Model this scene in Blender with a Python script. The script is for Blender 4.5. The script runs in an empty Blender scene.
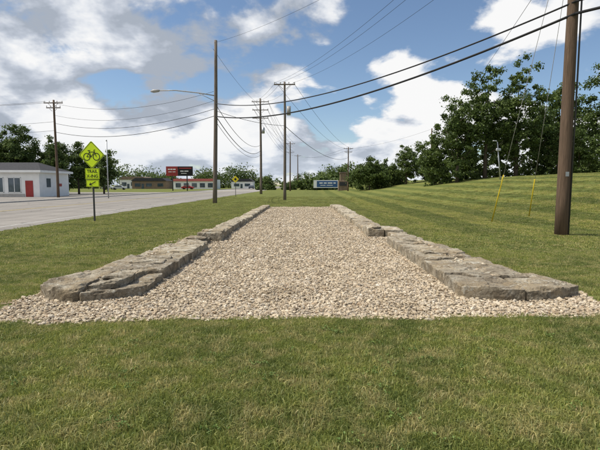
import bpy, bmesh, math, random
import numpy as np
from mathutils import Vector, Matrix, noise, Euler
random.seed(3); RNG=np.random.default_rng(7)
D=bpy.data; SC=bpy.context.scene
root=SC.collection

def link(o,parent=None):
    root.objects.link(o)
    if parent: o.parent=parent
    return o
def empty(name,loc=(0,0,0)):
    e=D.objects.new(name,None); e.location=loc; e.empty_display_size=.2; return link(e)

# ---------------------------------------------------------------- terrain
def sm(a,b,x):
    t=np.clip((np.asarray(x,float)-a)/(b-a),0,1); return t*t*(3-2*t)
def H(x,y):
    x=np.asarray(x,float); y=np.asarray(y,float)
    h=3.0*sm(8.5,35,x)*sm(4,26,y)
    h=h+0.035*np.sin(x*.9+1)*np.sin(y*.55)*sm(3.9,6,np.abs(x))*(1-sm(8.5,10,-x))
    return h
# ---------------------------------------------------------------- material helpers
def mat(name,rough=.9):
    m=D.materials.new(name); m.use_nodes=True; nt=m.node_tree
    b=nt.nodes['Principled BSDF']; b.inputs['Roughness'].default_value=rough
    b.inputs['Specular IOR Level'].default_value=.25
    return m,nt,b
def N(nt,t,**k):
    n=nt.nodes.new(t)
    for a,v in k.items():
        if hasattr(n,a): setattr(n,a,v)
        else: n.inputs[a].default_value=v
    return n
def lk(nt,a,b): nt.links.new(a,b)
def noise_n(nt,vec,scale,detail=4,rough=.55,dist=0):
    n=N(nt,'ShaderNodeTexNoise'); n.inputs['Scale'].default_value=scale
    n.inputs['Detail'].default_value=detail; n.inputs['Roughness'].default_value=rough
    n.inputs['Distortion'].default_value=dist
    if vec is not None: lk(nt,vec,n.inputs['Vector'])
    return n.outputs['Fac']
def ramp(nt,fac,stops):
    r=N(nt,'ShaderNodeValToRGB'); e=r.color_ramp.elements
    while len(e)<len(stops): e.new(.5)
    for i,(p,c) in enumerate(stops):
        e[i].position=p; e[i].color=(c[0],c[1],c[2],1) if hasattr(c,'__len__') else (c,c,c,1)
    lk(nt,fac,r.inputs['Fac']); return r.outputs['Color']
def mix(nt,fac,a,b,mode='MIX'):
    n=N(nt,'ShaderNodeMix',data_type='RGBA',blend_type=mode)
    for idx,v in ((0,fac),(6,a),(7,b)):
        sock=n.inputs[idx]
        if isinstance(v,bpy.types.NodeSocket): lk(nt,v,sock)
        elif hasattr(v,'__len__'): sock.default_value=(*v,1)
        elif idx==0: sock.default_value=float(v)
        else: sock.default_value=(v,v,v,1)
    return n.outputs[2]
def mth(nt,op,a,b=None,c=None,clamp=False):
    n=N(nt,'ShaderNodeMath',operation=op,use_clamp=clamp)
    for i,v in enumerate((a,b,c)):
        if v is None: continue
        if isinstance(v,bpy.types.NodeSocket): lk(nt,v,n.inputs[i])
        else: n.inputs[i].default_value=v
    return n.outputs[0]
def bump(nt,b,h,strength=.5,dist=.02):
    n=N(nt,'ShaderNodeBump'); n.inputs['Strength'].default_value=strength
    n.inputs['Distance'].default_value=dist; lk(nt,h,n.inputs['Height']); lk(nt,n.outputs[0],b.inputs['Normal'])
def pos(nt): return N(nt,'ShaderNodeNewGeometry').outputs['Position']
def simple(name,col,rough=.7,var=.15,scale=6,metal=0):
    m,nt,b=mat(name,rough)
    f=noise_n(nt,pos(nt),scale,3)
    c=ramp(nt,f,[(.3,[x*(1-var) for x in col]),(.7,[min(1,x*(1+var)) for x in col])])
    lk(nt,c,b.inputs['Base Color']); b.inputs['Metallic'].default_value=metal
    return m

# grass colouring common to blades and far ground (large patches + mowing bands)
def grass_color(nt,dark,light,dry):
    p=pos(nt)
    f1=noise_n(nt,p,.75,3,.65); f2=noise_n(nt,p,4.5,3,.6)
    c=ramp(nt,f1,[(.40,dark),(.58,light)])
    c=mix(nt,mth(nt,'MULTIPLY',ramp(nt,f2,[(.44,0),(.64,1)]),.8),c,dry)
    s=N(nt,'ShaderNodeSeparateXYZ'); lk(nt,p,s.inputs[0])
    u=mth(nt,'ADD',s.outputs[0],mth(nt,'MULTIPLY',s.outputs[1],-.04))
    st=mth(nt,'SINE',mth(nt,'MULTIPLY',mth(nt,'ADD',u,mth(nt,'MULTIPLY',f1,.3)),1.9))
    st=mth(nt,'MULTIPLY_ADD',st,2.0,.5,clamp=True)
    mr=N(nt,'ShaderNodeMapRange',interpolation_type='SMOOTHSTEP'); lk(nt,s.outputs[1],mr.inputs[0])
    mr.inputs[1].default_value=8; mr.inputs[2].default_value=20
    mx=N(nt,'ShaderNodeMapRange',interpolation_type='SMOOTHSTEP'); lk(nt,s.outputs[0],mx.inputs[0])
    mx.inputs[1].default_value=3; mx.inputs[2].default_value=6
    amt=mth(nt,'MULTIPLY',mth(nt,'MULTIPLY',mr.outputs[0],mx.outputs[0]),.8)
    band=mix(nt,st,(.74,.80,.74),(1.25,1.18,1.12))
    return mix(nt,amt,c,mix(nt,1.0,c,band,'MULTIPLY'))

# ground
m_ground,nt,b=mat('grass_ground',1)
c=grass_color(nt,(.105,.132,.036),(.148,.172,.048),(.205,.20,.075))
f=noise_n(nt,pos(nt),22,4,.7)
c=mix(nt,1.0,c,ramp(nt,f,[(.3,.62),(.7,1.25)]),'MULTIPLY')
lk(nt,c,b.inputs['Base Color']); bump(nt,b,noise_n(nt,pos(nt),30,4,.7),.8,.05)
b.inputs['Specular IOR Level'].default_value=0.05

# blades
m_blade,nt,b=mat('grass_blade',.5)
c=grass_color(nt,(.180,.218,.058),(.29,.318,.085),(.43,.39,.175))
g=N(nt,'ShaderNodeNewGeometry')
c=mix(nt,1.0,c,ramp(nt,g.outputs['Random Per Island'],[(0,(.55,.66,.6)),(.5,(1,1,1)),(.86,(1.3,1.22,1.1)),(.94,(1.4,1.25,1.2)),(1,(1.9,1.6,2.2))]),'MULTIPLY')
lk(nt,c,b.inputs['Base Color'])
tr=N(nt,'ShaderNodeBsdfTranslucent'); lk(nt,c,tr.inputs[0])
ms=N(nt,'ShaderNodeMixShader'); ms.inputs[0].default_value=.4
lk(nt,b.outputs[0],ms.inputs[1]); lk(nt,tr.outputs[0],ms.inputs[2]); lk(nt,ms.outputs[0],nt.nodes['Material Output'].inputs[0])
b.inputs['Specular IOR Level'].default_value=.35

# gravel
def gravel_cols(nt,rnd):
    return ramp(nt,rnd,[(0,(.265,.205,.140)),(.2,(.44,.36,.255)),(.45,(.56,.475,.350)),(.62,(.385,.335,.27)),(.8,(.62,.54,.42)),(.93,(.33,.24,.155)),(1,(.75,.69,.58))])
m_peb,nt,b=mat('gravel_stone',.9)
g=N(nt,'ShaderNodeNewGeometry')
c=gravel_cols(nt,g.outputs['Random Per Island'])
c=mix(nt,1.0,c,ramp(nt,noise_n(nt,pos(nt),1.3,4,.65),[(.3,(.78,.75,.70)),(.7,(1.1,1.1,1.1))]),'MULTIPLY')
lk(nt,c,b.inputs['Base Color'])
m_grav,nt,b=mat('gravel_bed',1)
v=N(nt,'ShaderNodeTexVoronoi'); v.inputs['Scale'].default_value=28; lk(nt,pos(nt),v.inputs['Vector'])
s=N(nt,'ShaderNodeSeparateColor'); lk(nt,v.outputs['Color'],s.inputs[0])
c=mix(nt,1.0,gravel_cols(nt,s.outputs[0]),ramp(nt,v.outputs['Distance'],[(.2,.9),(.7,.45)]),'MULTIPLY')
lk(nt,c,b.inputs['Base Color']); bump(nt,b,mth(nt,'SUBTRACT',1,v.outputs['Distance']),1,.02)

# limestone / weathered masonry
m_stone,nt,b=mat('weathered_limestone',.95)
oi=N(nt,'ShaderNodeObjectInfo'); p=pos(nt)
c=ramp(nt,noise_n(nt,p,3.2,6,.65,.6),[(.32,(.25,.215,.165)),(.45,(.42,.37,.295)),(.58,(.54,.49,.40)),(.72,(.68,.63,.54))])
c=mix(nt,ramp(nt,noise_n(nt,p,8,6,.75),[(.52,0),(.61,.8)]),c,(.18,.15,.11))
c=mix(nt,ramp(nt,noise_n(nt,p,1.7,5,.7),[(.50,0),(.58,.7)]),c,(.50,.41,.285))
c=mix(nt,ramp(nt,noise_n(nt,p,5.3,6,.8),[(.55,0),(.60,.9)]),c,(.72,.70,.63))
c=mix(nt,ramp(nt,noise_n(nt,p,60,3,.7),[(.54,0),(.68,.6)]),c,(.13,.11,.08))
c=mix(nt,1.0,c,ramp(nt,oi.outputs['Random'],[(0,(.78,.74,.68)),(.5,(1,.96,.88)),(1,(1.12,1.10,1.04))]),'MULTIPLY')
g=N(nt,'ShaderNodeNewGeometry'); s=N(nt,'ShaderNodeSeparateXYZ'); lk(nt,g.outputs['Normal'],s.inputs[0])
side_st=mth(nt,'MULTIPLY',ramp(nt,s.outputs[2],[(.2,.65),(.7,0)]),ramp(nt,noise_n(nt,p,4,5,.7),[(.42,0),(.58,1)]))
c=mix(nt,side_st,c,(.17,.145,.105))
lk(nt,c,b.inputs['Base Color'])
vv=N(nt,'ShaderNodeTexVoronoi',feature='DISTANCE_TO_EDGE'); vv.inputs['Scale'].default_value=2.2
wv=N(nt,'ShaderNodeVectorMath',operation='ADD'); lk(nt,p,wv.inputs[0])
nn=N(nt,'ShaderNodeTexNoise'); nn.inputs['Scale'].default_value=5; lk(nt,p,nn.inputs['Vector']); lk(nt,nn.outputs['Color'],wv.inputs[1]); lk(nt,wv.outputs[0],vv.inputs['Vector'])
crk=ramp(nt,vv.outputs['Distance'],[(0,0),(.02,1)])
hh=mth(nt,'ADD',mth(nt,'MULTIPLY',noise_n(nt,p,32,6,.8),1.4),mth(nt,'MULTIPLY',crk,.4))
bump(nt,b,hh,1.0,.03)

m_road,nt,b=mat('asphalt',.9)
p=pos(nt)
c=ramp(nt,noise_n(nt,p,.5,5,.6),[(.3,(.205,.188,.17)),(.7,(.275,.255,.23))])
c=mix(nt,1.0,c,ramp(nt,noise_n(nt,p,14,4,.8),[(.3,.82),(.7,1.15)]),'MULTIPLY')
mp=N(nt,'ShaderNodeMapping'); mp.inputs['Scale'].default_value=(1.2,.02,1); lk(nt,p,mp.inputs[0])
c=mix(nt,1.0,c,ramp(nt,noise_n(nt,mp.outputs[0],1.0,3,.6),[(.35,.84),(.65,1.1)]),'MULTIPLY')
vv=N(nt,'ShaderNodeTexVoronoi',feature='DISTANCE_TO_EDGE'); vv.inputs['Scale'].default_value=.22
nn=N(nt,'ShaderNodeTexNoise'); nn.inputs['Scale'].default_value=1; nn.inputs['Detail'].default_value=4; lk(nt,p,nn.inputs['Vector'])
wv=N(nt,'ShaderNodeVectorMath',operation='ADD'); lk(nt,p,wv.inputs[0]); lk(nt,nn.outputs['Color'],wv.inputs[1]); lk(nt,wv.outputs[0],vv.inputs['Vector'])
c=mix(nt,ramp(nt,vv.outputs['Distance'],[(0,.75),(.012,0)]),c,(.08,.077,.07))
lk(nt,c,b.inputs['Base Color'])
m_conc=simple('concrete',(.42,.40,.37),.9,.12,3)
m_line=simple('road_paint_white',(.45,.44,.42),.8,.25,5)
m_yline=simple('road_paint_yellow',(.42,.33,.13),.8,.25,5)
m_soil=simple('bare_soil',(.25,.19,.12),1,.35,7)

# wood pole
def wood(name,col):
    m,nt,b=mat(name,.9); p=pos(nt)
    mp=N(nt,'ShaderNodeMapping'); mp.inputs['Scale'].default_value=(14,14,.7); lk(nt,p,mp.inputs[0])
    c=ramp(nt,noise_n(nt,mp.outputs[0],2.2,6,.7,.4),[(.3,[x*.5 for x in col]),(.55,col),(.75,[min(1,x*1.45) for x in col])])
    lk(nt,c,b.inputs['Base Color']); bump(nt,b,noise_n(nt,mp.outputs[0],3,5,.7),.7,.02); return m
m_wood=wood('pole_wood',(.13,.088,.06)); m_wood2=wood('pole_wood_grey',(.17,.14,.115))
m_wire=simple('wire_black',(.02,.02,.022),.6,.1)
m_steel=simple('galvanised_steel',(.42,.43,.44),.45,.12,12,.6)
m_dark=simple('dark_metal',(.05,.05,.05),.5,.2)
m_yel=simple('guard_yellow',(.70,.52,.03),.5,.08)
m_ceram=simple('insulator_grey',(.35,.34,.33),.35,.1)
m_fluo=simple('sign_fluorescent_yellow_green',(.62,.80,.02),.45,.03,3)
m_black=simple('sign_black',(.015,.015,.015),.5,.1)
m_white=simple('white_siding',(.80,.80,.78),.7,.05,1.5)
m_roof=simple('dark_shingle',(.045,.045,.05),.9,.3,5)
m_red=simple('red_paint',(.33,.045,.04),.5,.12,2)
m_tan=simple('brown_masonry',(.21,.155,.11),.9,.2,2)
m_blue=simple('blue_panel',(.05,.12,.28),.5,.1,2)
m_glass,nt,b=mat('window_glass',.08); b.inputs['Base Color'].default_value=(.04,.06,.08,1); b.inputs['Specular IOR Level'].default_value=.8
f=noise_n(nt,pos(nt),1.2,3); lk(nt,ramp(nt,f,[(.3,(.03,.05,.06)),(.7,(.09,.12,.15))]),b.inputs['Base Color'])

# ---------------------------------------------------------------- mesh helpers
def from_arrays(name,V,F,material,parent=None,smooth=False):
    """F: (n,k) array of constant k"""
    me=D.meshes.new(name); V=np.asarray(V,np.float32); F=np.asarray(F,np.int32)
    n,k=F.shape
    me.vertices.add(len(V)); me.vertices.foreach_set('co',V.ravel())
    me.loops.add(n*k); me.loops.foreach_set('vertex_index',F.ravel())
    me.polygons.add(n); me.polygons.foreach_set('loop_start',np.arange(0,n*k,k,dtype=np.int32))
    try: me.polygons.foreach_set('loop_total',np.full(n,k,np.int32))
    except Exception: pass
    me.update(calc_edges=True); me.validate()
    me.polygons.foreach_set('use_smooth',np.full(len(me.polygons),smooth))
    me.materials.append(material)
    o=D.objects.new(name,me); link(o,parent); return o
class MB:
    """collects boxes / tubes / polygons into one mesh"""
    def __init__(s): s.bm=bmesh.new()
    def box(s,c,size,rot=None,bev=0):
        r=bmesh.ops.create_cube(s.bm,size=1); vs=r['verts']
        for v in vs:
            v.co=Vector((v.co.x*size[0],v.co.y*size[1],v.co.z*size[2]))
        if bev:
            es=list({e for v in vs for e in v.link_edges})
            rr=bmesh.ops.bevel(s.bm,geom=es,offset=bev,segments=1,affect='EDGES'); vs=list(set(rr['verts'])|{v for v in vs if v.is_valid})
        M=(rot.to_4x4() if rot else Matrix.Identity(4))
        for v in vs: v.co=(M@v.co)+Vector(c)
    def tube(s,pts,rad,seg=10,cap=True):
        pts=[Vector(p) for p in pts]
        if not hasattr(rad,'__len__'): rad=[rad]*len(pts)
        rings=[]
        for i,p in enumerate(pts):
            d=(pts[min(i+1,len(pts)-1)]-pts[max(i-1,0)]).normalized()
            a=Vector((1,0,0)) if abs(d.x)<.9 else Vector((0,1,0))
            u=d.cross(a).normalized(); w=d.cross(u)
            rings.append([s.bm.verts.new(p+(u*math.cos(2*math.pi*k/seg)+w*math.sin(2*math.pi*k/seg))*rad[i]) for k in range(seg)])
        for a,b in zip(rings,rings[1:]):
            for k in range(seg): 
                f=s.bm.faces.new((a[k],a[(k+1)%seg],b[(k+1)%seg],b[k])); f.smooth=True
        if cap:
            s.bm.faces.new(rings[0]); s.bm.faces.new(rings[-1])
    def poly(s,pts): s.bm.faces.new([s.bm.verts.new(p) for p in pts])
    def prism(s,pts2,y0,y1):  # polygon in xz extruded along y
        a=[s.bm.verts.new((p[0],y0,p[1])) for p in pts2]; b=[s.bm.verts.new((p[0],y1,p[1])) for p in pts2]
        s.bm.faces.new(a); s.bm.faces.new(b[::-1])
        n=len(a)
        for i in range(n): s.bm.faces.new((a[i],b[i],b[(i+1)%n],a[(i+1)%n]))
    def done(s,name,material,parent=None,loc=None):
        bmesh.ops.recalc_face_normals(s.bm,faces=s.bm.faces)
        me=D.meshes.new(name); s.bm.to_mesh(me); s.bm.free(); me.materials.append(material)
        o=D.objects.new(name,me); link(o,parent)
        if loc: o.location=loc
        return o

# ---------------------------------------------------------------- ground sheet
def axis(lo,hi,core0,core1,step):
    a=list(np.arange(core0,core1+1e-6,step)); s=step; x=core1
    while x<hi: s*=1.25; x+=s; a.append(x)
    s=step; x=core0
    while x>lo: s*=1.25; x-=s; a.insert(0,x)
    return np.array(a)
xs=axis(-2500,2500,-14,44,.6); ys=axis(-300,3500,-4,70,.8)
X,Y=np.meshgrid(xs,ys); Z=H(X,Y)
V=np.stack([X,Y,Z],-1).reshape(-1,3); nx,ny=len(xs),len(ys)
i,j=np.meshgrid(np.arange(nx-1),np.arange(ny-1)); a=(j*nx+i).ravel()
from_arrays('ground',V,np.stack([a,a+1,a+nx+1,a+nx],1),m_ground,smooth=True)

# ---------------------------------------------------------------- gravel region
def front_edge(x):
    return 5.02+.17*sm(-3,-.5,x)+.10*sm(1,4,x)+.03*np.sin(x*3.1+.7)+.022*np.sin(x*7.3)+.018*np.sin(x*13.7+2)
def gravel_in(x,y):
    x=np.asarray(x,float); y=np.asarray(y,float)
    my=.05*np.sin(y*5)+.04*np.sin(y*11+1)
    e=np.clip(np.minimum((x+3.85)/.4,(4.12-x)/.4),0,1)
    fr=front_edge(x)+(1-np.sqrt(e))*.6
    apron=(y>fr)&(y<7.0+my)&(x>-3.85+my*.6)&(x<4.12+my*.6)
    chan=(y>6)&(y<32.5+.2*np.sin(x*4))&(x>-2.75)&(x<2.95)
    right=(y>6.5)&(y<9)&(x>3.0)&(x<3.85-.16*(y-6.5)+my)
    left=(y>6.5)&(y<8.6)&(x<-3)&(x>-3.75+.16*(y-6.5)+my)
    return apron|chan|right|left
bed=MB()
def ribbon(mb,fn_l,fn_r,y0,y1,n,z):
    prev=None
    for k in range(n+1):
        y=y0+(y1-y0)*k/n
        cur=(mb.bm.verts.new((fn_l(y),y,z)),mb.bm.verts.new((fn_r(y),y,z)))
        if prev: mb.bm.faces.new((prev[0],prev[1],cur[1],cur[0]))
        prev=cur
prev=None
for k in range(121):
    x=-3.84+7.95*k/120
    e=max(0,min(1,(x+3.85)/.4,(4.12-x)/.4))**.5
    f=float(front_edge(x))+(1-e)*.6+.03
    cur=(bed.bm.verts.new((x,f,.014)),bed.bm.verts.new((x,6.95-(1-e)*.3,.014)))
    if prev: bed.bm.faces.new((prev[0],cur[0],cur[1],prev[1]))
    prev=cur
ribbon(bed,lambda y:-2.8,lambda y:3.0,6.95,32.5,30,.014)
bed.done('gravel_path',m_grav)

t=(1+5**.5)/2
ico=np.array([(-1,t,0),(1,t,0),(-1,-t,0),(1,-t,0),(0,-1,t),(0,1,t),(0,-1,-t),(0,1,-t),(t,0,-1),(t,0,1),(-t,0,-1),(-t,0,1)])/math.sqrt(1+t*t)
icf=np.array([(0,11,5),(0,5,1),(0,1,7),(0,7,10),(0,10,11),(1,5,9),(5,11,4),(11,10,2),(10,7,6),(7,1,8),(3,9,4),(3,4,2),(3,2,6),(3,6,8),(3,8,9),(4,9,5),(2,4,11),(6,2,10),(8,6,7),(9,8,1)])
def pebbles(name,P,R,zr,material,zadd=None):
    n=len(P)
    sc=R[:,None]*RNG.uniform([.8,.6,.40],[1.35,1.0,.72],(n,3))
    th=RNG.uniform(0,6.28,n); ph=RNG.normal(0,.4,n)
    v=ico[None]*(1+RNG.normal(0,.19,(n,12,1)))*sc[:,None,:]
    y2=v[...,1]*np.cos(ph)[:,None]-v[...,2]*np.sin(ph)[:,None]; z2=v[...,1]*np.sin(ph)[:,None]+v[...,2]*np.cos(ph)[:,None]
    x3=v[...,0]*np.cos(th)[:,None]-y2*np.sin(th)[:,None]; y3=v[...,0]*np.sin(th)[:,None]+y2*np.cos(th)[:,None]
    zz=RNG.uniform(zr[0],zr[1],n)+H(P[:,0],P[:,1])
    if zadd is not None: zz=zz+zadd
    V=np.stack([x3+P[:,0:1],y3+P[:,1:2],z2+zz[:,None]],-1).reshape(-1,3)
    F=(icf[None]+(np.arange(n)*12)[:,None,None]).reshape(-1,3)
    return from_arrays(name,V,F,material)
def samp(n,x0,x1,y0,y1,fn):
    P=np.stack([RNG.uniform(x0,x1,n),RNG.uniform(y0,y1,n)],1); return P[fn(P[:,0],P[:,1])]
A=samp(60000,-4.3,4.3,4.9,9.5,gravel_in); B=samp(26000,-2.8,3,9.5,17,gravel_in); C=samp(16000,-2.8,3,17,32.8,gravel_in)
spill=np.stack([RNG.uniform(-4.2,4.4,700),RNG.uniform(4.8,7.5,700)],1)
sh=spill+RNG.normal(0,.05,spill.shape); spill=spill[gravel_in(sh[:,0],sh[:,1])]
P=np.concatenate([A,B,C,spill])
R=np.concatenate([RNG.gamma(5,.0031,len(A)),RNG.gamma(6,.0033,len(B)),RNG.gamma(8,.0034,len(C)),RNG.gamma(9,.0016,len(spill))])
relief=.012*np.sin(P[:,0]*2.1+P[:,1]*.7)*np.sin(P[:,1]*1.7-P[:,0])
pebbles('gravel',P,np.clip(R,.006,.042),(.010,.030),m_peb,relief*.6+.004)

# soil margins beside masonry
soil=MB()
def blob(cx,cy,rx,ry,z,n=28):
    pts=[]
    for k in range(n):
        a=2*math.pi*k/n; r=1+.18*math.sin(3*a+cx)+.1*math.sin(7*a+cy)
        x=cx+rx*r*math.cos(a); y=cy+ry*r*math.sin(a); pts.append((x,y,float(H(x,y))+z))
    soil.poly(pts)
blob(-3.95,6.6,.45,.7,.008); blob(-3.4,9.6,.35,2.0,.009); blob(3.75,8.6,.35,1.5,.008); blob(3.3,12.2,.3,2,.009)
soil.done('soil',m_soil)

# ---------------------------------------------------------------- masonry blocks
def block(name,parent,c4,z0,z1,cell=.05,bulge=None,seed=0,amp=.012,rnd=.03,tilt=0):
    (ax,ay),(bx,by),(cx,cy),(dx,dy)=c4   # front-left, front-right, back-right, back-left
    wx=math.hypot(bx-ax,by-ay); wy=math.hypot(dx-ax,dy-ay)
    nx=max(3,int(wx/cell)); ny=max(3,int(wy/cell)); nz=max(3,int((z1-z0)/cell))
    ids={}; V=[]; F=[]
    def vid(i,j,k):
        key=(i,j,k)
        if key in ids: return ids[key]
        s,t,w=i/nx,j/ny,k/nz
        x=(1-t)*((1-s)*ax+s*bx)+t*((1-s)*dx+s*cx); y=(1-t)*((1-s)*ay+s*by)+t*((1-s)*dy+s*cy)
        if bulge: y-= (1-t)*bulge(s)
        z=z0+(z1-z0)*w + tilt*(s-.5)
        ds=min(s,1-s)*wx; dt=min(t,1-t)*wy; dz=(1-w)*(z1-z0)
        gx=(ax+bx+cx+dx)/4; gy=(ay+by+cy+dy)/4
        def f(d): return max(0,1-d/rnd)
        v=Vector((gx-x,gy-y,0)); 
        if v.length>0: v.normalize()
        chip=noise.noise(Vector((x*5,y*5,seed*1.3)))
        wear=.35+2.4*max(0,chip)
        e=f(ds)*f(dt)+.8*max(f(ds),f(dt))*f(dz)
        x+=v.x*e*rnd*.6*wear; y+=v.y*e*rnd*.6*wear; z-=max(f(ds),f(dt))*f(dz)*rnd*.6*wear
        q=Vector((x,y,z)); o=Vector((seed*3.1,seed*1.7,0))
        n1=noise.noise_vector(q*2.2+o); n2=noise.noise_vector(q*8+o); n3=noise.noise_vector(q*26+o)
        q=q+n1*amp+n2*amp*.6+n3*amp*.5
        # delaminated (stepped) top bedding
        if k==nz:
            pit=noise.noise(Vector((x*2.6,y*2.6,seed*2.0)))
            if pit>.12: q.z-=.022
            if pit>.33: q.z-=.02
        ids[key]=len(V); V.append(q); return ids[key]
    for i in range(nx):
        for j in range(ny): F.append((vid(i,j,nz),vid(i+1,j,nz),vid(i+1,j+1,nz),vid(i,j+1,nz)))
    for k in range(nz):
        for i in range(nx):
            F.append((vid(i,0,k),vid(i+1,0,k),vid(i+1,0,k+1),vid(i,0,k+1)))
            F.append((vid(i+1,ny,k),vid(i,ny,k),vid(i,ny,k+1),vid(i+1,ny,k+1)))
        for j in range(ny):
            F.append((vid(0,j+1,k),vid(0,j,k),vid(0,j,k+1),vid(0,j+1,k+1)))
            F.append((vid(nx,j,k),vid(nx,j+1,k),vid(nx,j+1,k+1),vid(nx,j,k+1)))
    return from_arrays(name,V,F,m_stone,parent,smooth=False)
def B4(x0,x1,y0,y1,j=.0):
    r=lambda: random.uniform(-j,j)
    return ((x0+r(),y0+r()),(x1+r(),y0+r()),(x1+r(),y1+r()),(x0+r(),y1+r()))

Lw=empty('stone_lock_wall'); Rw=empty('stone_lock_wall.001')
arc=lambda a: (lambda s:a*math.sin(math.pi*min(1,max(0,s)))**.7)
def rl(s): return .26*math.sin(math.pi*.5*min(1,s*1.5))
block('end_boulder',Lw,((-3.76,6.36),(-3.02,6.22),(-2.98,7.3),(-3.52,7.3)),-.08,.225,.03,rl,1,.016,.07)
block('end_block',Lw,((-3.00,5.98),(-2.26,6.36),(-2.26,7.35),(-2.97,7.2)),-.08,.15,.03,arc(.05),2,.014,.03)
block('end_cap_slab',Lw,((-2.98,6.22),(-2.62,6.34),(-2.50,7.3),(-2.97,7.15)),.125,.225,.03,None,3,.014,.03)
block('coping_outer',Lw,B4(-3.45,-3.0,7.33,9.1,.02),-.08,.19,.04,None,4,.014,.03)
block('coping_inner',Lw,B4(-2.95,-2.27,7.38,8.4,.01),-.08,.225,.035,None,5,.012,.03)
block('coping_inner_1',Lw,B4(-2.97,-2.29,8.43,9.3,.01),-.08,.205,.035,None,55,.012,.03)
block('coping_inner_2',Lw,B4(-3.0,-2.28,9.33,10.15,.01),-.08,.225,.04,None,6,.012,.03)
block('coping_outer_2',Lw,B4(-3.35,-3.03,9.13,11.1,.03),-.08,.16,.05,None,7,.02,.04)
block('coping_inner_3',Lw,B4(-3.0,-2.3,10.18,11.2,.01),-.08,.21,.04,None,8,.012,.03)
block('recess_block',Lw,B4(-3.1,-2.52,11.25,12.5,.01),-.08,.19,.05,None,9,.015,.03)
block('quoin_block',Lw,B4(-2.9,-2.2,12.55,13.6,.01),-.08,.28,.045,None,10,.015,.04); y=13.64; k=11
while y<32:
    L=random.uniform(1.1,1.9); f=(y-13)/19
    block('coping_block',Lw,B4(-2.85+.22*f,-2.27+.13*f,y,y+L,.015),-.08,random.uniform(.18,.25),.08,None,k,.018,.05); y+=L+.04; k+=1
for (x,yy,sx,sy,zz) in [(-2.72,8.0,.25,.2,.215),(-2.65,8.5,.2,.16,.205),(-3.12,7.7,.2,.3,.18),(-2.75,12.0,.3,.3,.18),(-2.5,13.0,.3,.3,.27),(-2.75,6.9,.2,.25,.21)]:
    block('loose_slab',Lw,B4(x-sx,x+sx,yy-sy,yy+sy,.07),zz,zz+.04,.035,None,k,.015,.03); k+=1
def rr_(s): return .18*math.sin(math.pi*.5*min(1,(1-s)*1.4))
block('end_block',Rw,((2.26,6.20),(3.08,6.04),(3.06,7.1),(2.28,7.0)),-.08,.205,.03,arc(.03),31,.013,.03)
block('end_block_2',Rw,((3.10,6.22),(4.02,6.36),(3.74,7.2),(3.09,7.2)),-.08,.19,.03,rr_,32,.015,.05)
block('end_cap_slab',Rw,((2.60,6.75),(3.5,6.75),(3.3,7.8),(2.5,7.7)),.18,.235,.03,None,33,.014,.03)
block('coping_inner',Rw,B4(2.29,2.92,7.05,8.35,.01),-.08,.215,.035,None,34,.012,.03)
block('coping_outer',Rw,B4(2.95,3.60,7.25,8.9,.02),-.08,.18,.04,None,35,.015,.03)
block('coping_inner_2',Rw,B4(2.30,2.95,8.39,9.6,.01),-.08,.24,.035,None,36,.012,.03)
block('coping_outer_2',Rw,B4(2.98,3.45,8.93,10.9,.02),-.08,.19,.05,None,37,.016,.03)
block('coping_inner_25',Rw,B4(2.32,2.95,9.64,10.6,.01),-.08,.22,.04,None,66,.012,.03)
block('coping_inner_3',Rw,B4(2.33,3.0,10.64,12.0,.01),-.08,.235,.045,None,38,.013,.03)
block('coping_outer_3',Rw,B4(3.03,3.35,10.93,12.4,.02),-.08,.16,.05,None,39,.018,.03)
block('recess_block',Rw,B4(2.62,3.2,12.05,13.5,.01),-.08,.20,.05,None,40,.015,.03)
block('quoin_block',Rw,B4(2.06,2.55,13.55,14.5,.01),-.08,.31,.045,None,41,.013,.03)
block('quoin_back',Rw,B4(2.58,3.15,13.55,14.9,.01),-.08,.25,.05,None,42,.015,.03)
y=14.54;k=70
while y<32:
    L=random.uniform(1.1,1.9); f=(y-13)/19
    block('coping_block',Rw,B4(2.13+.05*f,2.85-.02*f,y,y+L,.015) if y>14.9 else B4(2.13,2.54,y,y+L,.01),-.08,random.uniform(.18,.26),.08,None,k,.018,.05); y+=L+.04; k+=1
for (x,yy,sx,sy,zz) in [(2.75,9.2,.25,.35,.23),(3.1,8.1,.25,.3,.17),(2.7,11.2,.25,.35,.225),(2.3,13.9,.16,.25,.30),(3.3,9.5,.15,.3,.18)]:
    block('loose_slab',Rw,B4(x-sx,x+sx,yy-sy,yy+sy,.07),zz,zz+.04,.035,None,k,.015,.03); k+=1
# stone fragments in the joints and on top
n=600
side=RNG.choice([-1,1],n); yy=RNG.uniform(6.7,12,n); xx=side*np.where(RNG.random(n)<.6,2.98+RNG.normal(0,.06,n),RNG.uniform(2.5,3.3,n))
pebbles('stone_rubble',np.stack([xx,yy],1),np.clip(RNG.gamma(3,.006,n),.006,.045),(.18,.22),m_peb)
# dirt and gravel spill against the outer faces
n=1500; side=RNG.choice([-1,1],n); yy=RNG.uniform(7.0,13,n)
xx=np.where(side<0,-3.42+.03*(yy-7)-np.abs(RNG.normal(0,.09,n)),3.66-.06*(yy-7)+np.abs(RNG.normal(0,.09,n)))
pebbles('gravel.001',np.stack([xx,yy],1),np.clip(RNG.gamma(6,.0025,n),.006,.03),(.008,.03),m_peb)

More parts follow.
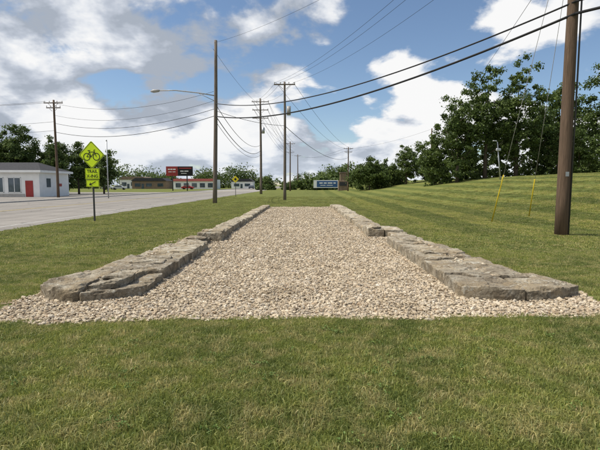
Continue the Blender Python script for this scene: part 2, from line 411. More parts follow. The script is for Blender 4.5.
# ---------------------------------------------------------------- grass blades (instanced tufts)
tc=D.collections.new('grass_tufts'); tcf=D.collections.new('grass_tufts_far')
def tuft(name,n,rad,h0,h1,w,coll,seed):
    r=np.random.default_rng(seed)
    rr=rad*np.sqrt(r.random(n)); a=r.uniform(0,6.28,n); bx=rr*np.cos(a); by=rr*np.sin(a)
    h=r.uniform(h0,h1,n); th=r.uniform(0,6.28,n); lean=np.abs(r.normal(0,.75,n)).clip(0,1.8)
    la=r.uniform(0,6.28,n); dx=np.cos(la)*lean*h; dy=np.sin(la)*lean*h
    wx=np.cos(th)*w*.5*r.uniform(.7,1.3,n); wy=np.sin(th)*w*.5
    z=np.zeros(n)
    v=np.stack([np.stack([bx-wx,by-wy,z-.01],1),np.stack([bx+wx,by+wy,z-.01],1),
      np.stack([bx+dx*.35+wx*.85,by+dy*.35+wy*.85,h*.6],1),np.stack([bx+dx*.35-wx*.85,by+dy*.35-wy*.85,h*.6],1),
      np.stack([bx+dx,by+dy,h*(1-.3*lean).clip(.35,1)],1)],1).reshape(-1,3)
    base=np.arange(n)*5
    me=D.meshes.new(name)
    tri=[(int(q)+a_,int(q)+b_,int(q)+c_) for q in base for a_,b_,c_ in ((0,1,2),(0,2,3),(3,2,4))]
    me.from_pydata(v.tolist(),[],tri); me.materials.append(m_blade); me.shade_smooth()
    o=D.objects.new(name,me); coll.objects.link(o)
for q in range(6): tuft('tuft_%d'%q,200+15*q,.17,.015,.042+.006*q,.0052,tc,q)
for q in range(4): tuft('tuft_far_%d'%q,230,.36,.025,.055,.012,tcf,20+q)
def on_wall(x,y):
    l=(y>6.05)&(y<32)&(x>-3.40+.3*sm(9,14,y)+.15*sm(14,30,y))&(x<-2.2)
    r=(y>6.25)&(y<32)&(x>2.1)&(x<3.75-.35*sm(6.8,7.5,y)-.4*sm(9,15,y))
    return l|r
def scatter(name,P,scale,coll,ncoll):
    z=H(P[:,0],P[:,1]); me=D.meshes.new(name)
    me.vertices.add(len(P)); me.vertices.foreach_set('co',np.stack([P[:,0],P[:,1],z],1).astype(np.float32).ravel())
    a=me.attributes.new('rot','FLOAT_VECTOR','POINT'); rv=np.zeros((len(P),3),np.float32); rv[:,2]=RNG.uniform(0,6.28,len(P)); a.data.foreach_set('vector',rv.ravel())
    a=me.attributes.new('scl','FLOAT','POINT'); a.data.foreach_set('value',scale.astype(np.float32))
    a=me.attributes.new('idx','INT','POINT'); a.data.foreach_set('value',RNG.integers(0,ncoll,len(P)).astype(np.int32))
    o=D.objects.new(name,me); link(o)
    ng=D.node_groups.new(name+'_nodes','GeometryNodeTree')
    ng.interface.new_socket('Geometry',in_out='INPUT',socket_type='NodeSocketGeometry'); ng.interface.new_socket('Geometry',in_out='OUTPUT',socket_type='NodeSocketGeometry')
    gi=ng.nodes.new('NodeGroupInput'); go=ng.nodes.new('NodeGroupOutput')
    ip=ng.nodes.new('GeometryNodeInstanceOnPoints'); ci=ng.nodes.new('GeometryNodeCollectionInfo')
    ci.inputs['Collection'].default_value=coll; ci.inputs['Separate Children'].default_value=True; ci.inputs['Reset Children'].default_value=True
    def na(n,t): 
        x=ng.nodes.new('GeometryNodeInputNamedAttribute'); x.data_type=t; x.inputs['Name'].default_value=n; return x.outputs['Attribute']
    L=ng.links.new
    L(gi.outputs[0],ip.inputs['Points']); L(ci.outputs[0],ip.inputs['Instance']); ip.inputs['Pick Instance'].default_value=True
    L(na('idx','INT'),ip.inputs['Instance Index']); L(na('rot','FLOAT_VECTOR'),ip.inputs['Rotation']); L(na('scl','FLOAT'),ip.inputs['Scale'])
    L(ip.outputs[0],go.inputs[0])
    md=o.modifiers.new('scatter','NODES'); md.node_group=ng; return o
def filt(xx,yy,marg):
    ok=(xx>-10.35+marg)
    for dx,dy in ((0,0),(marg,0),(-marg,0),(0,marg),(0,-marg)):
        ok&=~gravel_in(xx+dx,yy+dy); ok&=~on_wall(xx+dx,yy+dy)
    return ok
def grass_pts(n,y0,y1,spread,marg,pw=.5):
    yy=y0+(y1-y0)*RNG.random(n)**pw
    xx=RNG.uniform(-1,1,n)*(spread*np.maximum(yy,1)+1.5)
    P=np.stack([xx,yy],1); return P[filt(xx,yy,marg)]
G1=grass_pts(11000,1.3,11,.80,.085,.8)
# extra short tufts along the gravel edge so no bare strip shows
ex=RNG.uniform(-4.6,4.8,500); ey=front_edge(ex)-np.abs(RNG.normal(.1,.05,500))
em=filt(ex,ey,.05); G1=np.concatenate([G1,np.stack([ex,ey],1)[em]])
scatter('grass',G1,RNG.uniform(.65,1.25,len(G1)),tc,6)
G2=grass_pts(11000,10,30,.80,.2,.6); G3=grass_pts(6500,28,62,.80,.3,1.3)
G2=np.concatenate([G2,G3])
scatter('grass.001',G2,RNG.uniform(.8,1.2,len(G2)),tcf,4)
n=130; side=RNG.choice([-1,1],n); yy=RNG.uniform(7.2,32,n)
xo=np.where(side<0,3.40-.3*sm(9,14,yy)-.15*sm(14,30,yy)+.08,3.66-.3*sm(7,9,yy)-.35*sm(9,15,yy))
E=np.stack([side*xo+RNG.normal(0,.05,n),yy],1)
scatter('grass.002',E,RNG.uniform(1.0,1.7,n),tc,6)
# clover / weeds in lawn
m_weed,nt,b=mat('broadleaf',.6); g=N(nt,'ShaderNodeNewGeometry')
lk(nt,ramp(nt,g.outputs['Random Per Island'],[(0,(.08,.14,.03)),(1,(.17,.24,.06))]),b.inputs['Base Color'])
W=samp(120,-5,5,1.8,5,lambda x,y: ~gravel_in(x,y))
Vv=[];Ff=[]
for (x,y0) in W:
    for rep in range(random.randint(3,12)):
        ox=x+random.gauss(0,.05); oy=y0+random.gauss(0,.05)
        for q in range(random.randint(3,5)):
            a=random.uniform(0,6.28); L=random.uniform(.010,.022); w=L*.38
            d=Vector((math.cos(a),math.sin(a),0)); s_=Vector((-d.y,d.x,0)); o_=Vector((ox,oy,.022+random.random()*.02)); b0=len(Vv)
            Vv+= [o_,o_+d*L*.6+s_*w+Vector((0,0,.012)),o_+d*L+Vector((0,0,.008)),o_+d*L*.6-s_*w+Vector((0,0,.012))]; Ff.append((b0,b0+1,b0+2,b0+3))
from_arrays('clover',Vv,Ff,m_weed)

# ---------------------------------------------------------------- road
def sheet(name,x0,x1,y0,y1,z,material,ny=1,parent=None):
    mb=MB()
    ribbon(mb,lambda y:x0,lambda y:x1,y0,y1,ny,z); return mb.done(name,material,parent)
rd=empty('road')
mb=MB(); ribbon(mb,lambda y:-26,lambda y:-10.4+.10*math.sin(y*.9)+.06*math.sin(y*2.3),-60,160,500,.012); mb.done('carriageway',m_road,rd)
sheet('carriageway_far',-26,-10.4,160,1500,.012,m_road,1,rd)
sheet('edge_line',-11.4,-11.29,-60,900,.017,m_line,1,rd)
for x in (-18.3,-18.05): sheet('centre_line',x-.05,x+.05,-60,900,.017,m_yline,1,rd)
mb=MB(); mb.box((-26.15,470,.06),(.3,1060,.13)); mb.done('kerb',m_conc,rd)
mb=MB(); ribbon(mb,lambda y:-90,lambda y:-26.3,20,100,4,.016); mb.done('parking_lot',m_road)
mb=MB(); mb.poly([(-26,118,.02),(-26,128,.02),(-10.5,128,.02),(-10.5,118,.02)])
mb.done('side_road',m_conc)

# ---------------------------------------------------------------- poles and wires
def pole(name,x,y,h,r,arms=(),lean=0,material=None,arm_y=0.0):
    e=empty(name,(x,y,float(H(x,y))))
    mb=MB(); n=8
    mb.tube([(lean*t*h+.02*math.sin(t*5+x),0,-.3+(h+.3)*t) for t in [i/n for i in range(n+1)]],[r*(1-.38*i/n) for i in range(n+1)],14)
    mb.done('shaft',material or m_wood,e)
    if arms:
        mb=MB(); mi=MB()
        for (z,w) in arms:
            lx=lean*z
            mb.box((lx,-r*.9,z),(w,.10,.12),bev=.01)
            mb.box((lx-w*.17,-r*.9-.06,z-.28),(.62*w/2.4,.02,.04),Matrix.Rotation(.75,3,'Y'))
            mb.box((lx+w*.17,-r*.9-.06,z-.28),(.62*w/2.4,.02,.04),Matrix.Rotation(-.75,3,'Y'))
            for q in (-.47,-.2,.2,.47):
                mi.tube([(lx+q*w,-r*.9,z+.05),(lx+q*w,-r*.9,z+.13),(lx+q*w,-r*.9,z+.14),(lx+q*w,-r*.9,z+.2),(lx+q*w,-r*.9,z+.26)],[.02,.02,.06,.05,.03],8)
        mb.done('crossarm',m_wood2,e); mi.done('insulators',m_ceram,e)
    return e
pR=pole('utility_pole',8.15,14,11.5,.20,[(10.9,2.4)],lean=.006)
mb=MB(); mb.tube([(.16,-.14,0),(.20,-.12,5),(.22,-.1,9)],.025,6); mb.done('ground_conduit',m_dark,pR)
mb=MB(); mb.box((0,-.2,1.9),(.10,.01,.14)); mb.done('pole_tag',m_steel,pR)
pL=pole('utility_pole.001',-7.55,40,14.0,.20,lean=.022,material=m_wood2)
pM=pole('utility_pole.002',-1.6,48,12.3,.17,[(12.0,2.2)],material=m_wood2)
pF=pole('utility_pole.003',-6.9,80,16.6,.24,[(16.0,3.0),(14.6,2.8),(13.2,2.8)],material=m_wood2)
pW=pole('utility_pole.004',-31.1,58,12.3,.18,[(11.9,2.4),(11.3,1.8)])
pN=pole('utility_pole.005',11.7,110,10.6,.18,[(10.2,2.2),(9.4,1.8)])
pQ=pole('utility_pole.006',-2.6,120,13,.2,[(12.4,2.6)])
pS=pole('utility_pole.007',-3.6,165,14,.24,[(13.4,3)])
pT=pole('utility_pole.008',26,90,10.5,.18)
pU=pole('utility_pole.009',-1.0,200,15,.26,[(14.4,3)])
mb=MB(); mb.tube([(.45,-.1,10.6),(.45,-.1,11.6)],.28,14); mb.done('transformer',m_steel,pF)
mb=MB(); mb.tube([(.42,0,8.9),(.42,0,9.8)],.22,14); mb.done('transformer',m_ceram,pM)
lampE=empty('street_lamp',(-7.55,40,0))
mb=MB(); mb.tube([(.1,0,9.35),(-1.2,-.1,9.55),(-3.2,-.2,9.75),(-4.7,-.25,9.72)],.045,8); mb.tube([(.1,0,8.9),(-1.2,-.1,9.5)],.025,6); mb.done('arm',m_ceram,lampE)
mb=MB(); mb.tube([(-4.55,-.25,9.72),(-4.7,-.25,9.71),(-5.1,-.25,9.68),(-5.35,-.25,9.66)],[.05,.12,.15,.07],12); mb.done('luminaire',m_ceram,lampE)
lp=empty('street_lamp.001',(26.3,60,float(H(26.3,60))))
mb=MB(); mb.tube([(.3,0,-.2),(-.3,0,5.0)],[.10,.06],10); mb.tube([(-.3,0,5.0),(-.6,-.1,5.15)],.04,8); mb.done('mast',m_steel,lp)
mb=MB(); mb.box((-.2,-.15,4.0),(.6,.3,.35),bev=.06); mb.box((-.7,-.1,5.15),(.5,.25,.14),bev=.04); mb.done('lamp_heads',m_steel,lp)

wires=empty('overhead_wires')
def wire(a,b,sag,r=.012,name='wire'):
    a=Vector(a); b=Vector(b); n=28
    pts=[a.lerp(b,t)-Vector((0,0,4*sag*t*(1-t))) for t in [i/n for i in range(n+1)]]
    mb=MB(); mb.tube(pts,r,6); mb.done(name,m_wire,wires)
wire((8.15,13.8,6.65),(-7.35,39.85,7.55),1.1,.042,'cable'); wire((8.15,13.8,7.0),(-7.35,39.85,8.65),1.15,.030,'cable')
wire((8.15,13.8,6.65),(23.8,-12,7.2),.7,.042,'cable'); wire((8.15,13.8,7.0),(23.8,-12,7.6),.7,.030,'cable')
for q,zz in ((-1.0,11.1),(-.4,11.1),(1.0,11.1)):
    wire((8.3+q,13.8,zz),(-1.6+q*.95,47.8,12.2),.9,.009)
    wire((8.3+q,13.8,zz),(24+q,-12,11.4),.6,.009)
    wire((-1.6+q*.95,47.8,12.2),(-6.9+q*1.3,79.8,16.2),.5,.012)
for q in (-1,1): wire((-1.6+q*.9,47.8,12.2),(11.7+q*.9,110,10.4),1.3,.016)
wire((-7.35,40,7.6),(-6.9,80,7.6),1.6,.035,'cable'); wire((-7.35,40,8.6),(-6.9,80,8.6),1.5,.026,'cable'); wire((-7.35,40,7.1),(-6.9,80,6.9),1.5,.02,'cable')
wire((-7.2,40,8.0),(-1.6,48,7.8),.25,.02)
wire((-1.6,48,7.8),(11.7,110,8.2),1.6,.03)
for zz,zw,r in ((9.7,11.9,.014),(8.9,10.4,.014),(8.2,9.4,.022),(7.6,8.3,.026)):
    wire((-7.5,40,zz),(-31.1,58,zw),1.1,r)
for zz,q in ((12.1,-1),(12.1,1),(9.6,0),(8.5,0)):
    wire((-31.1+q,58,zz),(-72+q,57,zz+1),1.2,.016)
for za,q in ((16.2,-1.3),(16.2,1.3),(14.8,-1.2),(14.8,1.2),(13.4,1.2)):
    wire((-6.9+q,80,za),(-2.6+q*.8,120,12.6-(16.2-za)*.5),.9,.018)
    wire((-6.9+q,80,za),(-3.6+q,165,13.6-(16.2-za)*.5),1.6,.02)
for q in (-1,1): wire((11.7+q,110,10.4),(-1+q,200,14.5),1.5,.02)
wire((26,90,12.6),(11.7,110,10.3),.6,.014)
wire((-7.5,40,13.3),(-6.9,80,15.5),.6,.012); wire((-7.4,40,13.8),(8.3,13.9,11.4),.7,.008)
wire((26,90,12.4),(8.3,14,9.3),1.2,.009)
gw=empty('guy_wires')
for (x,y,zt) in ((8.35,19.6,10.5),(10.9,21.4,9.6)):
    z0=float(H(x,y)); a=Vector((x,y,z0-.1)); b=Vector((8.2,14.1,zt)); mb=MB(); mb.tube([a,b],.009,6); mb.done('strand',m_ceram,gw)
    d=(b-a).normalized(); mb=MB(); mb.tube([a+d*.15,a+d*2.4],.024,8); mb.done('guard',m_yel,gw)

# ---------------------------------------------------------------- bicycle warning sign
sg=empty('bicycle_crossing_sign',(-8.9,19.4,0))
mb=MB(); mb.box((0,.04,1.65),(.06,.045,3.5)); mb.done('post',m_dark,sg)
def diamond(r,c,y0,y1,round_=.06):
    pts=[]
    for k in range(4):
        a=math.pi/2*k; cx_,cz_=math.cos(a)*(r-round_*1.414),math.sin(a)*(r-round_*1.414)
        for q in (-1,-.5,0,.5,1): pts.append((cx_+round_*math.cos(a+q*math.pi/4),c+cz_+round_*math.sin(a+q*math.pi/4)))
    return pts
mb=MB(); mb.prism(diamond(.60,2.88,0,0),0,.006); mb.done('diamond_panel',m_fluo,sg)
o=diamond(.575,2.88,0,0); i_=diamond(.545,2.88,0,0); mb=MB()
for k in range(len(o)):
    k2=(k+1)%len(o); mb.poly([(o[k][0],-.003,o[k][1]),(o[k2][0],-.003,o[k2][1]),(i_[k2][0],-.003,i_[k2][1]),(i_[k][0],-.003,i_[k][1])])
mb.done('diamond_border',m_black,sg)
mb=MB(); zc=2.80
def ring(cx,cz,r,w,n=28):
    for k in range(n):
        a=2*math.pi*k/n; b_=2*math.pi*(k+1)/n
        mb.poly([(cx+(r-w)*math.cos(a),-.004,cz+(r-w)*math.sin(a)),(cx+r*math.cos(a),-.004,cz+r*math.sin(a)),(cx+r*math.cos(b_),-.004,cz+r*math.sin(b_)),(cx+(r-w)*math.cos(b_),-.004,cz+(r-w)*math.sin(b_))])
yo=[-.0045]
def bar(x0,z0,x1,z1,w=.03):
    d=Vector((x1-x0,z1-z0)); d.normalize(); nx_,nz_=-d.y*w/2,d.x*w/2; yo[0]-=.0004; y_=yo[0]
    mb.poly([(x0+nx_,y_,z0+nz_),(x1+nx_,y_,z1+nz_),(x1-nx_,y_,z1-nz_),(x0-nx_,y_,z0-nz_)])
ring(-.22,zc,.165,.034); ring(.22,zc,.165,.034)
bar(-.22,zc,-.09,zc+.20); bar(-.09,zc+.20,.13,zc+.20); bar(-.02,zc-.01,.13,zc+.20); bar(-.22,zc,-.02,zc-.01); bar(-.02,zc-.01,-.11,zc+.25); bar(.22,zc,.11,zc+.28); bar(.11,zc+.28,.18,zc+.29); bar(-.17,zc+.26,-.05,zc+.26,.035)
mb.done('bicycle_symbol',m_black,sg)
mb=MB(); mb.box((0,.003,2.08),(.66,.006,.46),bev=0); mb.done('trail_plaque',m_fluo,sg)
mb=MB(); mb.box((0,.003,1.67),(.60,.006,.30)); mb.done('arrow_plaque',m_fluo,sg)
mb=MB(); yo[0]=-.003
for (cz,w,h) in ((2.08,.62,.42),(1.67,.56,.26)):
    for a in ((-w/2,cz-h/2,w/2,cz-h/2),(-w/2,cz+h/2,w/2,cz+h/2),(-w/2,cz-h/2,-w/2,cz+h/2),(w/2,cz-h/2,w/2,cz+h/2)): bar(*a,.014)
bar(.14,1.74,-.12,1.62,.035); bar(-.15,1.605,-.02,1.60,.03); bar(-.15,1.605,-.09,1.70,.03)
mb.done('plaque_markings',m_black,sg)
for txt,z in (('TRAIL',2.12),('X-ING',1.92)):
    cu=D.curves.new('txt','FONT'); cu.body=txt; cu.size=.19; cu.align_x='CENTER'; cu.extrude=.001; cu.offset=.003
    to=D.objects.new('lettering',cu); to.location=(0,-.004,z); to.rotation_euler=(math.pi/2,0,0); cu.materials.append(m_black); link(to,sg)
sg.rotation_euler=(0,0,math.radians(-8))
fp=empty('steel_post',(-23.0,57*.95,0)); mb=MB(); mb.tube([(0,0,-.1),(0,0,6.8)],.07,8); mb.tube([(0,0,6.8),(0,0,7.0)],[.09,.03],8); mb.done('shaft',m_steel,fp)

# ---------------------------------------------------------------- buildings
bd=empty('white_office_building')
x0,x1,y0,y1=-62,-34.6,60,67.6
mb=MB(); mb.box(((x0+x1)/2,(y0+y1)/2,1.75),(x1-x0,y1-y0,3.5)); mb.done('walls',m_white,bd)
mb=MB()
o_=.5; e0=3.52; r0=4.75
bx=[(x0-o_,y0-o_,e0),(x1+o_,y0-o_,e0),(x1+o_,y1+o_,e0),(x0-o_,y1+o_,e0)]
rx0,rx1,ry=x0+3,x1-2.2,(y0+y1)/2
mb.poly([bx[0],bx[1],(rx1,ry,r0),(rx0,ry,r0)]); mb.poly([bx[1],bx[2],(rx1,ry,r0)]); mb.poly([bx[2],bx[3],(rx0,ry,r0),(rx1,ry,r0)]); mb.poly([bx[3],bx[0],(rx0,ry,r0)])
mb.done('roof',m_roof,bd)
mb=MB(); mb.box(((x0+x1)/2,y0-o_+.01,3.40),(x1-x0+2*o_,.06,.3)); mb.box((x1+o_-.03,(y0+y1)/2,3.40),(.06,y1-y0+2*o_-.1,.3)); mb.box(((x0+x1)/2,(y0+y1)/2,3.508),(x1-x0+.8,y1-y0+.8,.02)); mb.done('fascia',m_white,bd)
mb=MB(); mf=MB()
for wx in (-58.5,-55.5,-52.5,-49.5,-46.5,-43.2,-40.2,-37.9):
    mb.box((wx,y0-.01,1.6),(1.6,.06,1.9)); 
    for q in (-.83,0,.83): mf.box((wx+q,y0-.05,1.6),(.07,.09,2.0))
    for q in (.63,2.57): mf.box((wx,y0-.045,q),(1.73,.10,.07))
mb.box((x1+.01,62.2,1.9),(.06,1.0,1.2)); 
mb.done('windows',m_glass,bd); mf.done('window_frames',m_white,bd)
mb=MB(); mb.box((-35.95,y0-.02,1.1),(1.0,.08,2.15)); mb.box((x1+.03,65.2,1.6),(.05,.7,.4)); mb.done('red_door',m_red,bd)
mb=MB(); mb.box((-48.5-.7,y0-.03,.22),(25.2,.05,.42)); mb.done('plinth',m_conc,bd)

st=empty('roadside_store'); mb=MB(); mb.box((-42,185,1.9),(17,10,3.8)); mb.done('walls',m_white,st)
m_fred=simple('faded_red',(.5,.14,.13),.6)
mb=MB(); mb.box((-42,179.9,3.6),(17.6,.6,1.0)); mb.done('red_canopy',m_fred,st)
mb=MB()
for q in range(5): mb.box((-48.5+q*3.2,179.95,1.5),(2,.1,1.7))
mb.done('windows',m_glass,st)
def lowb(name,x,y,w,h,wall,roof,d=9):
    e=empty(name,(x,y,0))
    mb=MB(); mb.box((0,0,h/2),(w,d,h)); mb.done('walls',wall,e)
    mb=MB(); mb.prism([(-w/2-.4,h+.02),(w/2+.4,h+.02),(w/2-1.5,h+1.3),(-w/2+1.5,h+1.3)],-d/2-.4,d/2+.4); mb.done('roof',roof,e)
    mb=MB(); n=max(2,int(w/4))
    for q in range(n): mb.box((-w/2+w*(q+.5)/n,-d/2-.03,h*.5),(w/n*.5,.08,h*.4))
    mb.box((w*.5/n-w/2+w/n*.45,-d/2-.03,1.05),(1,.09,2.1)); mb.done('windows',m_glass,e)
lowb('roadside_store.001',-62,190,14,3.2,m_tan,m_roof)
lowb('roadside_store.002',-27,215,10,3.2,m_white,m_roof)
lowb('roadside_store.003',-88,150,16,3.4,m_conc,m_tan)
lowb('roadside_store.004',-74,205,12,4,m_white,m_tan)
bb=empty('billboard',(-33.2,125,0))
mb=MB(); mb.tube([(-2,0,-.2),(-2,0,5)],.16,8); mb.tube([(2.0,0,-.2),(2.0,0,5)],.16,8); mb.done('posts',m_dark,bb)
mb=MB(); mb.box((1.6,0,5.4),(4.0,.4,2.6)); mb.done('dark_panel',m_black,bb)
mb=MB(); mb.box((-2.1,-.02,5.4),(3.2,.42,2.6)); mb.box((1.6,-.23,6.2),(3.4,.06,.3)); mb.done('red_panel',m_red,bb)
mb=MB()
for (cx_,cz_,w_,h_) in ((-2.9,5.9,.5,.3),(-2.2,5.9,.6,.3),(-1.4,5.9,.7,.3),(-2.6,5.2,.9,.18),(-1.5,5.2,.8,.18),(.7,5.4,.9,.25),(1.9,5.4,1.1,.25),(1.2,4.8,1.5,.14)): mb.box((cx_,-.26,cz_),(w_,.05,h_))
mb.done('sign_lettering',m_white,bb)
tb=empty('roadside_banner_sign',(8.0,140,0))
mb=MB(); mb.box((0,0,1.9),(7.6,.3,2.4)); mb.done('white_panel',m_white,tb)
mb=MB(); mb.box((.4,-.18,1.9),(6.4,.06,1.9)); mb.done('blue_panel',m_blue,tb)
mb=MB()
for (cx_,cz_,w_,h_) in ((-1.5,2.2,1.0,.35),(-.2,2.2,.9,.35),(1.3,2.2,1.4,.35),(2.7,2.2,.7,.35),(-.9,1.5,1.6,.16),(1.2,1.5,1.9,.16)): mb.box((cx_,-.23,cz_),(w_,.05,h_))
mb.done('sign_lettering',m_white,tb)
mb=MB(); mb.tube([(-3,0,-.2),(-3,0,1.2)],.12,8); mb.tube([(3,0,-.2),(3,0,1.2)],.12,8); mb.done('posts',m_dark,tb)
pi=empty('monument_sign',(11.6,122,float(H(11.6,122))-.05))
mb=MB(); mb.box((0,0,1.3),(2.6,1.6,2.8),bev=.05); mb.box((0,0,3.6),(1.7,1.2,2.0),bev=.05); mb.box((0,0,4.75),(2.0,1.5,.25)); mb.done('masonry',m_tan,pi)
mb=MB(); mb.box((0,-.85,1.8),(1.9,.08,1.0)); mb.box((0,0,4.95),(1.3,1.0,.14)); mb.done('sign_panel',m_roof,pi)
fs=empty('warning_sign',(-9.0,63,0)); mb=MB(); mb.box((0,.05,1.2),(.07,.05,2.6)); mb.done('post',m_dark,fs)
mb=MB(); mb.prism(diamond(.50,2.4,0,0),0,.01); mb.done('diamond_panel',simple('sign_yellow',(.75,.6,.03),.5,.05),fs)
mb=MB(); mb.prism(diamond(.2,2.4,0,0,.03),-.008,-.002); mb.done('symbol',m_black,fs)

def car(name,x,y,col,rz=0):
    e=empty(name,(x,y,.02)); m=simple(name+'_paint',col,.3,.03)
    prof=[(-2.2,.35),(-2.25,.7),(-2.1,.95),(-1.7,1.0),(-1.1,1.42),(.6,1.45),(1.25,1.0),(2.05,.88),(2.25,.65),(2.25,.35)]
    mb=MB(); mb.prism(prof,-.88,.88); o=mb.done('body',m,e); bv=o.modifiers.new('b','BEVEL'); bv.width=.08; bv.segments=2
    mb=MB(); gp=[(-1.5,1.02),(-1.05,1.36),(.55,1.38),(1.05,1.02)]; mb.prism(gp,-.9,.9); mb.done('windows',m_glass,e)
    mb=MB()
    for wx in (-1.4,1.4):
        for wy in (-.8,.8): mb.tube([(wx,wy-.11,.33),(wx,wy+.11,.33)],.33,16)
    mb.done('wheels',m_black,e); e.rotation_euler=(0,0,rz)
car('parked_car',-60,150,(.5,.5,.52),.2); car('parked_car.001',-41,165,(.35,.03,.03),0); car('parked_car.002',-70,165,(.6,.6,.6),.1); car('car',-20.5,190,(.05,.06,.08),math.pi/2)

# ---------------------------------------------------------------- trees
def leafmat(name,d,l):
    m,nt,b=mat(name,.6); g=N(nt,'ShaderNodeNewGeometry')
    c=ramp(nt,noise_n(nt,g.outputs['Position'],.45,3,.6),[(.32,d),(.68,l)])
    c=mix(nt,1.0,c,ramp(nt,g.outputs['Random Per Island'],[(0,(.55,.6,.55)),(.6,(1,1,1)),(1,(1.5,1.4,1.2))]),'MULTIPLY')
    lk(nt,c,b.inputs['Base Color'])
    t_=N(nt,'ShaderNodeBsdfTranslucent'); lk(nt,c,t_.inputs[0]); ms=N(nt,'ShaderNodeMixShader'); ms.inputs[0].default_value=.35
    lk(nt,b.outputs[0],ms.inputs[1]); lk(nt,t_.outputs[0],ms.inputs[2]); lk(nt,ms.outputs[0],nt.nodes['Material Output'].inputs[0]); return m
m_leafA=leafmat('foliage_dark',(.060,.098,.026),(.115,.160,.043)); m_leafB=leafmat('foliage_mid',(.075,.115,.032),(.13,.18,.052)); m_bark=wood('bark',(.10,.08,.06))
def leaves(centers,radii,per,size,r):
    n=len(centers); C=np.repeat(np.asarray(centers),per,0); Rr=np.repeat(np.asarray(radii),per)
    P=C+r.normal(size=(n*per,3))*(Rr*.55)[:,None]*np.array([1,1,.7])
    d=(P-C); d/=np.linalg.norm(d,axis=1)[:,None]
    nrm=d*.6+r.normal(size=d.shape)*.6; nrm[:,2]+=.25; nrm/=np.linalg.norm(nrm,axis=1)[:,None]
    a=np.cross(nrm,r.normal(size=d.shape)); a/=np.linalg.norm(a,axis=1)[:,None]; b_=np.cross(nrm,a)
    s=(size*r.uniform(.6,1.4,n*per))[:,None]
    V=np.stack([P-a*s*.5,P-b_*s*.3,P+a*s*.5,P+b_*s*.3],1).reshape(-1,3)
    return V,np.arange(n*per*4).reshape(-1,4)
def crown(z0,z1,w,r,n):
    """clump centres through an irregular crown envelope, denser toward the skin"""
    ph=r.uniform(0,6.28,6); hz=(z1-z0)/2; zc=(z0+z1)/2; cs=[];rs=[]
    for _ in range(n):
        d=r.normal(size=3); d/=np.linalg.norm(d)
        a=math.atan2(d[1],d[0])
        env=1+.20*math.sin(2*a+ph[0]+2*d[2])+.16*math.sin(3*a+ph[1]-4*d[2])+.13*math.sin(5*d[2]+ph[2]+a)+.08*math.sin(7*a+ph[3]+5*d[2])
        q=r.random()**.38*.86*env
        sh=1-.22*d[2] if d[2]>0 else 1-.1*abs(d[2])
        cs.append(np.array([d[0]*w*q*sh,d[1]*w*q*sh,zc+d[2]*hz*min(q,1.05)])); rs.append(r.uniform(.35,.85)*(.5+w*.11))
    return cs,rs
def tree(name,x,y,h,w,base=.2,seed=0,material=None,size=.32,per=70,n=110):
    r=np.random.default_rng(seed); e=empty(name,(x,y,float(H(x,y))-.05))
    mb=MB(); tr=h*.013+.04
    top=Vector((r.normal(0,.3),r.normal(0,.3),h*.8)); mb.tube([(0,0,-.2),(0,0,h*.15),top*.5,top],[tr*1.3,tr,tr*.7,tr*.15],10)
    for _ in range(9):
        z=r.uniform(base*.9,.65)*h; a=r.uniform(0,6.28); L=w*r.uniform(.35,.65)
        s0=Vector((0,0,z)); e0=s0+Vector((math.cos(a)*L,math.sin(a)*L,L*.7)); mb.tube([s0,s0.lerp(e0,.5)+Vector((0,0,-.1*L)),e0],[tr*.45,tr*.28,tr*.08],6)
    mb.done('trunk',m_bark,e)
    cs,rs=crown(base*h,h,w,r,n); V,F=leaves(cs,rs,per,size,r)
    from_arrays('crown',V,F,material or m_leafA,e)
    return e
T=[(25.0,72,14.8,4.5,.04,0),(29.8,73,18.6,5.2,.05,0),(34.3,72,18.2,4.9,.03,0),(22.6,76,9.5,3.6,.0,1),
 (39.8,76,12.5,4.0,.02,0),(45.5,80,17.5,5.0,.02,0),(52,78,18.5,5.5,.02,0),(58,80,17.5,5.5,.02,0),(65,82,16,5.5,.02,0),(37,84,12,4.2,.0,1),(49.5,70,8,3.6,.0,1),(43,70,7.5,3.2,.0,1),
 (15.4,100,7.0,4.2,.0,0),(18.8,104,6.6,3.2,.0,1),(23.5,100,9.2,3.8,.0,1),(28,100,7.2,3.8,.0,0),(26.5,88,4.6,3.0,.0,1),(31,84,5.0,3.2,.0,0),
 (-47,75,11.4,4.2,.1,0),(-51,76,12.0,4.6,.1,0),(-57,78,12.5,4.6,.1,0),(-38.2,78,8.8,3.2,.05,0),(-35.6,82,8.2,3.0,.05,1),(-43.5,79,10.2,3.8,.1,0),(-62,76,12,4,.15,0),(-40.8,76,9.4,3.4,.05,0)]
for k,(x,y,h,w,bs,mm) in enumerate(T):
    big=w>=4
    tree('deciduous_tree' if k==0 else 'deciduous_tree.%03d'%k,x,y,h,w,bs,100+k,[m_leafA,m_leafB][mm],.36 if big else .32,85,150 if big else 95)
r=np.random.default_rng(5); cs=[];rs=[]
def mass(x0,x1,y,h0,h1,n,sy=4):
    for _ in range(n):
        x=r.uniform(x0,x1); yy=y+r.normal(0,sy); hh=r.uniform(h0,h1)*(.75+.35*math.sin(x*.13)+.2*math.sin(x*.37+1)); w=hh*.45; z0=float(H(x,yy))
        for _ in range(8):
            cs.append(np.array([x+r.normal()*w*.6,yy+r.normal()*w*.4,z0+hh*r.uniform(.02,.9)])); rs.append(w*r.uniform(.3,.6))
mass(-140,-60,210,7,11,60); mass(-85,-15,235,8,11.5,100); mass(-15,14,150,2.5,4.6,55); mass(8,40,170,5,8,55); mass(60,130,120,9,14,70); mass(-15,60,320,8,12,60); mass(-95,-70,110,7,10,25)
V,F=leaves(cs,rs,34,.85,r); from_arrays('distant_trees',V,F,m_leafB)
cs=[];rs=[]
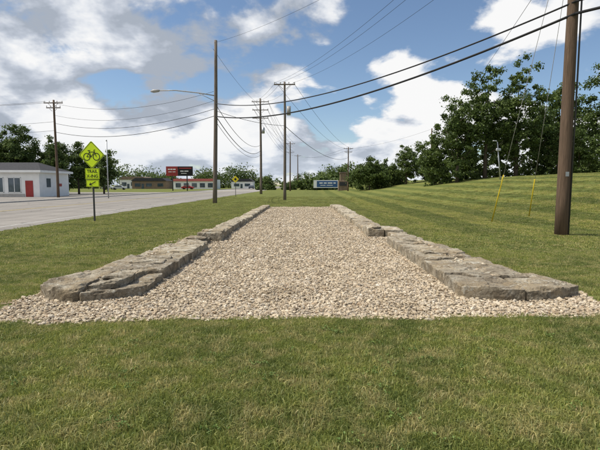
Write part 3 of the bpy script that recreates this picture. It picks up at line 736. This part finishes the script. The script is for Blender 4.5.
mass(14,24,106,3,5,26,2); mass(21,75,76,2.2,4.2,110,2)
V,F=leaves(cs,rs,30,.42,r); from_arrays('hedge_scrub',V,F,m_leafB)

# ---------------------------------------------------------------- sky, sun
SUN_EL=57; az=math.atan2(-.95,-.06)
w=D.worlds.new('World'); SC.world=w; w.use_nodes=True; nt=w.node_tree; nt.nodes.clear()
out=N(nt,'ShaderNodeOutputWorld')
sky=N(nt,'ShaderNodeTexSky',sky_type='NISHITA'); sky.sun_disc=False; sky.sun_elevation=math.radians(SUN_EL); sky.sun_rotation=az
sky.air_density=1.0; sky.dust_density=.3; sky.ozone_density=2.5
bg1=N(nt,'ShaderNodeBackground'); bg1.inputs[1].default_value=.12; lk(nt,sky.outputs[0],bg1.inputs[0])
tcn=N(nt,'ShaderNodeTexCoord'); sp=N(nt,'ShaderNodeSeparateXYZ'); lk(nt,tcn.outputs['Generated'],sp.inputs[0])
zz=mth(nt,'MAXIMUM',sp.outputs[2],0.0); den=mth(nt,'ADD',zz,.36)
def cv(dscale,dx):
    c=N(nt,'ShaderNodeCombineXYZ')
    lk(nt,mth(nt,'ADD',mth(nt,'DIVIDE',sp.outputs[0],den),dx),c.inputs[0]); lk(nt,mth(nt,'DIVIDE',sp.outputs[1],den),c.inputs[1]); 
    c.inputs[2].default_value=5.1
    v=N(nt,'ShaderNodeVectorMath',operation='SCALE'); lk(nt,c.outputs[0],v.inputs[0]); v.inputs['Scale'].default_value=dscale; return v.outputs[0]
def dens(vec,det):
    a=noise_n(nt,vec,1.5,2,.5,.0); b_=noise_n(nt,vec,3.4,det,.55,.15)
    return mth(nt,'ADD',mth(nt,'MULTIPLY',a,.62),mth(nt,'MULTIPLY',b_,.5))
d0=dens(cv(1.0,0),9); d1=dens(cv(.955,-.06),5)
cov=mth(nt,'MULTIPLY_ADD',sp.outputs[0],-.15,.066)
hz=mth(nt,'MULTIPLY',mth(nt,'SUBTRACT',.2,zz),.08)
dd=mth(nt,'ADD',d0,mth(nt,'ADD',cov,hz))
mr=N(nt,'ShaderNodeMapRange',interpolation_type='SMOOTHSTEP'); lk(nt,dd,mr.inputs[0]); mr.inputs[1].default_value=.54; mr.inputs[2].default_value=.592
shade=mth(nt,'MULTIPLY_ADD',mth(nt,'SUBTRACT',d0,d1),8.5,.80,clamp=True)
core=N(nt,'ShaderNodeMapRange'); lk(nt,dd,core.inputs[0]); core.inputs[1].default_value=.64; core.inputs[2].default_value=.80; core.inputs[3].default_value=0; core.inputs[4].default_value=.45
shade=mth(nt,'SUBTRACT',shade,core.outputs[0],clamp=True)
cc=ramp(nt,shade,[(0,(.42,.47,.55)),(.3,(.57,.62,.71)),(.6,(.83,.86,.91)),(.85,(1,1,1))])
hzf=N(nt,'ShaderNodeMapRange',interpolation_type='SMOOTHSTEP'); lk(nt,sp.outputs[2],hzf.inputs[0]); hzf.inputs[1].default_value=0; hzf.inputs[2].default_value=.12; hzf.inputs[3].default_value=.45; hzf.inputs[4].default_value=0
cc=mix(nt,hzf.outputs[0],cc,(.70,.78,.88))
bg2=N(nt,'ShaderNodeBackground'); bg2.inputs[1].default_value=.95; lk(nt,cc,bg2.inputs[0])
mxs=N(nt,'ShaderNodeMixShader'); lk(nt,mr.outputs[0],mxs.inputs[0]); lk(nt,bg1.outputs[0],mxs.inputs[1]); lk(nt,bg2.outputs[0],mxs.inputs[2]); lk(nt,mxs.outputs[0],out.inputs[0])
sl=D.lights.new('sun','SUN'); sl.energy=4.9; sl.angle=math.radians(.53); sl.color=(1,.945,.85)
so=D.objects.new('sun',sl); link(so)
el=math.radians(SUN_EL); sd_=Vector((math.sin(az)*math.cos(el),math.cos(az)*math.cos(el),math.sin(el)))
so.rotation_euler=sd_.to_track_quat('Z','Y').to_euler(); so.location=sd_*50

cam=D.cameras.new('camera'); cam.sensor_width=36; cam.lens=27; cam.clip_end=8000; cam.clip_start=.05
co=D.objects.new('camera',cam); co.location=(0,0,1.6); co.rotation_euler=(math.radians(90-5.08),0,0); link(co); SC.camera=co
SC.view_settings.view_transform='Standard'; SC.view_settings.look='None'; SC.view_settings.exposure=0
